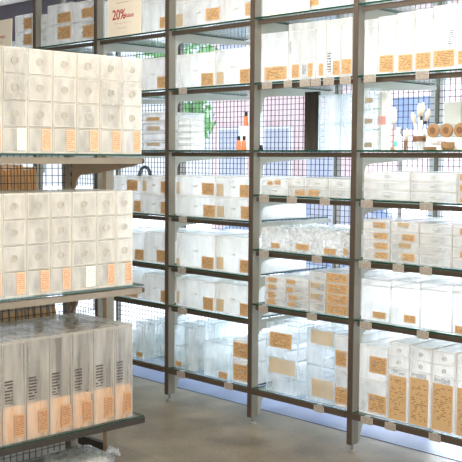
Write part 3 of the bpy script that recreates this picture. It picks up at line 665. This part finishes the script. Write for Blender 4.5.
b = MB(); b.tube([(0, 0, 0), (.004, 0, .05)], [.009, .010], 8); b.build('handle', M['wood_dark'], t)
b = MB(); b.tube([(.004, 0, .0505), (.008, 0, .09), (.01, 0, .115)], [.010, .009, .002], 8); b.build('tip', M['beige'], t, smooth=True)
t = thing('lotion_bottle', 'slim cream bottle standing left of the round wood-lid jars', 'bottle', (1.905, .17, zt))
b = MB(); b.lathe([(.02, 0), (.021, .004), (.021, .07), (.013, .085), (.013, .09)], 'z', n=16); b.build('body', M['beige'], t, smooth=True)
b = MB(); b.lathe([(.014, .0905), (.014, .125)], 'z', n=16); b.build('cap', M['white'], t)
# low white box carrying jars that lie with their wooden lids to the front
t = thing('white_gift_box', 'low white box with small print under the round jars, third shelf', 'box', (1.93, .10, zt))
b = MB(); b.box(0, .30, 0, .14, 0, .062); b.build('body', M['white'], t, bevel=.002)
b = MB(); b.box(.02, .13, -.0015, -.0005, .022, .05); b.build('printed_text', M['print'], t)
for i, lab in enumerate(('leftmost', 'middle', 'rightmost')):
    q = thing('round_jar', 'clear round jar lying with wooden lid facing out, %s of three' % lab, 'jar', (1.966+i*.079, .105, zt+.0625+.036), 0, 'round jars with wooden lids')
    b = MB(); b.lathe([(.0325, .012), (.034, .02), (.034, .10), (.03, .108)], 'y', n=28); b.build('body', M['clear'], q, smooth=True)
    b = MB(); b.lathe([(.033, -.002), (.0355, .001), (.0355, .0115), (.033, .0118)], 'y', n=28); lid = b.build('lid', M['wood'], q)
    b = MB(); b.lathe([(.017, -.004), (.017, -.0022)], 'y', n=24); b.build('center_disc', M['wood_dark'], lid)
for i, (x, lab) in enumerate(((1.985, 'left'), (2.09, 'right'))):
    q = thing('wooden_dish', '%s low wooden dish at the shelf edge below the round jars' % lab, 'dish', (x, .055, zt), 0, 'wooden dishes at the shelf edge')
    b = MB(); h = .012 if i == 0 else .035
    b.lathe([(.024, 0), (.032, h*.3), (.034, h), (.030, h), (.027, h*.45)], 'z', n=24); b.build('bowl', M['wood'], q)
    b = MB(); b.lathe([(.0335, h+.0005), (.0345, h+.002), (.0335, h+.003)], 'z', n=24); b.build('rim', M['wood_dark'], q)
def carton(x, y, w, d, h, mat, lab):
    t = thing('plain_carton', lab, 'carton', (x, y, zt))
    b = MB(); b.box(0, w, 0, d, 0, h); b.build('body', M[mat], t, bevel=.002)
    b = MB(); b.box(-.0008, w+.0008, -.0008, d+.0008, h+.0005, h+.006); b.build('lid', M[mat], t)
carton(1.86, .36, .105, .12, .25, 'white', 'tall white carton behind the cream bottle, third shelf, rightmost bay')
carton(1.968, .36, .165, .12, .285, 'beige', 'wide beige carton behind the round jars, third shelf, rightmost bay')
carton(2.137, .36, .13, .12, .285, 'white', 'tall white carton at the far right behind the round jars')

# ------------------------------------------------------------------ eye-level shelf, second bay from right
for i, x in enumerate((.945, 1.0)):
    t = thing('dark_board', '%s of two dark brown boards standing on third shelf' % ('left one', 'right one')[i], 'board', (x, .28, zt), 0, 'dark brown boards on the third shelf')
    b = MB(); b.box(0, .052, 0, .02, 0, .345); b.build('panel', M['dark'], t, bevel=.002)
    b = MB(); b.box(.020, .026, -.002, -.0002, .01, .335); b.build('groove_strip', M['bronze'], t)
for i, (x, w) in enumerate(((1.08, .16), (1.25, .16))):
    t = clear_box('clear', w, .32, .25, [], 'tall empty clear case, %s beside the dark boards on third shelf' % ('nearest', 'second')[i], (x, .25, zt), 0, 'empty clear cases by the dark boards')
t = thing('small_clamp', 'small black clamp on third shelf beside the second post from right', 'clamp', (.82, .03, zt))
b = MB(); b.box(-.009, .009, 0, .02, 0, .012); b.build('base', M['black'], t)
b = MB(); b.lathe([(.01, .0125), (.012, .02), (.010, .03)], 'z', (0, .01, 0), 10); b.build('knob', M['black'], t)

# ------------------------------------------------------------------ eye-level shelf, third bay from right
for i in range(5):
    clear_box('tray', .12, .040, .10, [], 'flat clear tray, %s of the stack on third shelf, third bay from right' % ['lowest', 'second from bottom', 'middle', 'second from top', 'topmost'][i], (.04-.002, .08, zt+i*.0405), 0, 'stacked flat clear trays')
for i, (x, z0, lab) in enumerate(((.585, .0, 'left one of the two low ones'), (.63, .0, 'right one of the two low ones'), (.552, .1505, 'standing on the white block'))):
    z = zt+z0
    q = thing('spray_bottle', 'small orange bottle with black cap, %s' % lab, 'bottle', (x, .09 if i < 2 else .185, z), 0, 'orange bottles on the third shelf')
    b = MB(); b.lathe([(.015, 0), (.016, .003), (.016, .05), (.008, .06)], 'z', n=16); b.build('body', M['orange'], q, smooth=True)
    b = MB(); b.lathe([(.0095, .0602), (.0095, .085)], 'z', n=14); b.build('cap', M['black'], q)
t = box_simple('white_block', 'white block carrying an orange bottle, third shelf', 'block', .522, .15, zt, .055, .07, .150, 'milk_edge')
# arch on top of the boxes, fourth bay
t = thing('arched_stand', 'smoky grey arched stand on top of boxes, fourth bay from right', 'stand', (-.325, .10, SH['c3']+.006+.1975+.0145))
b = MB(); pts = []
for i in range(13):
    a = math.pi*i/12; pts.append((-.06*math.cos(a), 0, .09*math.sin(a)**.8+.004))
b.tube(pts, [.014]*3+[.011]*7+[.014]*3, 8); b.build('arch', M['arch'], t, smooth=True)
ARCH = t

# ------------------------------------------------------------------ the room
def struct_box(name, x0, x1, y0, y1, z0, z1, mat):
    b = MB(); b.box(x0, x1, y0, y1, z0, z1); return struct(b.build(name, M[mat]))
RX0, RX1, RY0, RY1, RH = -9, 8, -8, 1.7, 3.25
struct_box('floor', RX0, RX1, RY0, RY1, -.1, 0, 'floor')
struct_box('ceiling', RX0, RX1, RY0, RY1+.15, RH, RH+.1, 'wall')
struct_box('wall_left', RX0-.1, RX0, RY0, RY1, 0, RH, 'wall')
struct_box('wall_right', RX1, RX1+.1, RY0, RY1, 0, RH, 'wall')
struct_box('wall_front', RX0, RX1, RY0-.1, RY0, 0, RH, 'wall')
struct_box('wall_back', RX0, RX1, RY1, RY1+.15, 2.85, RH, 'header')
struct_box('sunlit_floor_strip', RX0, RX1, .31, .92, 0, .003, 'sunlit_floor')  # thin sheet over the floor carrying the painted sunlit patch
struct_box('trim_1', RX0, RX1, .92, RY1, 0, .07, 'ledge')
xs = [-9, -6, -3.08, -.88, .90, 3.2, 5.5, 8]
for i in range(7):
    w = MB(); a, c = xs[i], xs[i+1]
    w.box(a, a+.05, RY1+.02, RY1+.09, 0, 2.85); w.box(c-.05, c, RY1+.02, RY1+.09, 0, 2.85)
    w.box(a+.05, c-.05, RY1+.02, RY1+.09, 0, .06); w.box(a+.05, c-.05, RY1+.02, RY1+.09, 2.79, 2.85)
    o = struct(w.build('window_%d' % (i+1), M['frame']))
    g = MB(); g.quad((a+.05, RY1+.05, .06), (c-.05, RY1+.05, .06), (c-.05, RY1+.05, 2.79), (a+.05, RY1+.05, 2.79)); g.build('pane', M['pane'], o)

# outside
b = MB(); b.box(-40, 20, RY1+.16, 40, -.15, -.05); tag(b.build('ground', M['pavement']), 'pale pavement outside the shop window', None, None, 'structure')
def building(x0, x1, y, h, mat, lab, nx, nz):
    t = thing('building', lab, 'building', (x0, y, -.05))
    W = x1-x0
    b = MB(); b.box(0, W, 0, 4, 0, h); b.build('wall', M[mat], t)
    b = MB(); b.box(-.1, W+.1, -.12, 4.1, h, h+.2); b.build('cornice', M['beige'], t)
    for i in range(nx):
        for j in range(nz):
            cx = W*(i+.5)/nx; cz = h*(j+.5)/nz; ww = W/nx*.3; hh = h/nz*.3
            f = MB(); f.box(cx-ww-.05, cx+ww+.05, -.05, -.002, cz-hh-.05, cz+hh+.05); fo = f.build('window', M['white'], t)
            p = MB(); p.box(cx-ww, cx+ww, -.056, -.051, cz-hh, cz+hh); p.build('pane', M['facade_dark'], fo)
building(-9.65, -6.1, 9.5, 5.5, 'facade', 'pale pinkish rendered building across the street', 3, 2)
def tree(x, y, lab):
    t = thing('street_tree', lab, 'tree', (x, y, -.05))
    b = MB(); b.tube([(0, 0, 0), (.03, .02, 1.2), (-.02, 0, 2.6)], [.09, .07, .05], 10); b.build('trunk', M['bark'], t, smooth=True)
    R = random.Random(11); b = MB()
    blobs = [(-.05, 0, 3.0, .42), (.42, .1, 2.62, .3), (.3, 0, 2.1, .24), (-.12, -.1, 2.62, .32), (-.5, 0, 3.2, .4)]
    for k in range(1150):
        cx, cy, cz, r = R.choice(blobs)
        v = mathutils.Vector((R.gauss(0, 1), R.gauss(0, 1), R.gauss(0, 1))).normalized()*r*(R.random()**.4)
        p = mathutils.Vector((cx, cy, cz))+v
        e = mathutils.Euler((R.random()*6, R.random()*6, R.random()*6)).to_matrix()
        l = .045+.035*R.random(); w = l*.5
        q = [p+e @ mathutils.Vector(c) for c in ((-l, 0, 0), (0, -w, 0), (l, 0, 0), (0, w, 0))]
        b.quad(*[tuple(a) for a in q])
    b.build('foliage', M['leaf'], t)
tree(-3.98, 3.6, 'green leafy street tree outside the window')
def car(x, y, lab):
    t = thing('parked_car', lab, 'car', (x, y, -.05), 0)
    b = MB(); P = [(-1.9, .25), (-1.95, .62), (-1.3, .82), (-.75, 1.3), (.75, 1.34), (1.35, .88), (1.95, .78), (2.0, .3)]
    b.prism(P, -.8, .8, 'y'); b.build('body', M['blue'], t, bevel=.06)
    b = MB(); b.prism([(-1.1, .86), (-.7, 1.22), (-.05, 1.25), (-.05, .86)], -.812, -.802, 'y'); b.prism([(.03, .86), (.03, 1.25), (.68, 1.26), (1.12, .88)], -.812, -.802, 'y'); b.build('side_window', M['facade_dark'], t)
    for cx in (-1.2, 1.25):
        for cy in (-.83, .65):
            b = MB(); b.lathe([(.2, 0), (.31, .01), (.31, .17), (.2, .18)], 'y', (cx, cy, .31), 20); wl = b.build('wheel', M['tyre'], t)
            b = MB(); b.lathe([(.18, -.012), (.18, -.002)], 'y', (cx, cy, .31), 16); b.build('hubcap', M['steel'], wl)
car(-2.6, 5.2, 'blue car parked outside behind the second bay from right')
def street_sign(x, y, z, w, h, lab):
    t = thing('street_board', lab, 'board', (x, y, -.05))
    b = MB(); b.box(-w/2, w/2, -.02, .02, z, z+h); b.build('panel', M['blue'], t, bevel=.01)
    for s in (-1, 1):
        b = MB(); b.tube([(s*w*.4, .05, 0), (s*w*.4, .05, z+h)], .025, 8); b.build('post', M['steel'], t)
street_sign(-1.0, 4.2, 1.95, .55, .33, 'blue board on posts outside behind the rightmost bay')

# ------------------------------------------------------------------ light
W = bpy.data.worlds.new('daylight'); S.world = W; W.use_nodes = True
bg = W.node_tree.nodes['Background']; bg.inputs[0].default_value = (.76, .86, 1.0, 1); bg.inputs[1].default_value = 1.15
def area(name, loc, target, sx, sy, power, col):
    l = bpy.data.lights.new(name, 'AREA'); l.shape = 'RECTANGLE'; l.size = sx; l.size_y = sy; l.energy = power; l.color = col
    o = bpy.data.objects.new(name, l); COL.objects.link(o); o.location = loc
    d = mathutils.Vector(target)-mathutils.Vector(loc); o.rotation_euler = d.to_track_quat('-Z', 'Y').to_euler()
    return o
aisle = area('ceiling_light_aisle', (3.2, -2.0, 3.1), (1.28, -1.7, .95), 1.4, 1.4, 25, (1, .90, .76))
aisle.data.spread = math.radians(85)
area('ceiling_light_rack', (1.7, -1.3, 3.15), (1.6, .2, 1.9), 2.6, .5, 72, (1, .94, .86))
area('fill_light_room', (6.2, -6.4, 2.1), (1.0, -.3, 1.35), 3, 1.6, 190, (1, .93, .84))  # added fill lamp behind the camera, brightens the box fronts
sun = bpy.data.lights.new('sun', 'SUN'); sun.energy = 5; sun.angle = math.radians(25); sun.color = (.86, .92, 1)
so = bpy.data.objects.new('sun', sun); COL.objects.link(so)
so.rotation_euler = mathutils.Vector((.2, -.75, -1)).to_track_quat('-Z', 'Y').to_euler()

back_fill = bpy.data.lights.new('added_backlight', 'SUN'); back_fill.energy = 16; back_fill.angle = math.radians(50); back_fill.color = (.85, .915, 1)  # second sun lamp added as a wide backlight for the boxes
so2 = bpy.data.objects.new('added_backlight', back_fill); COL.objects.link(so2)
so2.rotation_euler = mathutils.Vector((.12, -1, -.42)).to_track_quat('-Z', 'Y').to_euler()

# ------------------------------------------------------------------ camera
cam = bpy.data.cameras.new('camera'); co = bpy.data.objects.new('camera', cam); COL.objects.link(co)
f, yaw, pitch, roll = 973.3211, .7968, .0755, .007
cam.sensor_width = 36; cam.lens = 36*f/462; cam.clip_end = 200; cam.clip_start = .05
c_, s_ = math.cos(yaw), math.sin(yaw)
r_ = mathutils.Vector((c_, s_, 0)); fw = mathutils.Vector((-s_*math.cos(pitch), c_*math.cos(pitch), -math.sin(pitch))); up_ = r_.cross(fw)
r2 = r_*math.cos(roll)+up_*math.sin(roll); u2 = up_*math.cos(roll)-r_*math.sin(roll)
mw = mathutils.Matrix((r2, u2, -fw)).transposed().to_4x4(); mw.translation = (4.8039, -4.0955, 1.6)
co.matrix_world = mw
S.camera = co
S.view_settings.view_transform = 'Standard'
S.view_settings.exposure = .22
S.cycles.transparent_max_bounces = 64
S.cycles.max_bounces = 18
S.cycles.diffuse_bounces = 14
S.cycles.transmission_bounces = 14
S.cycles.sample_clamp_indirect = 8
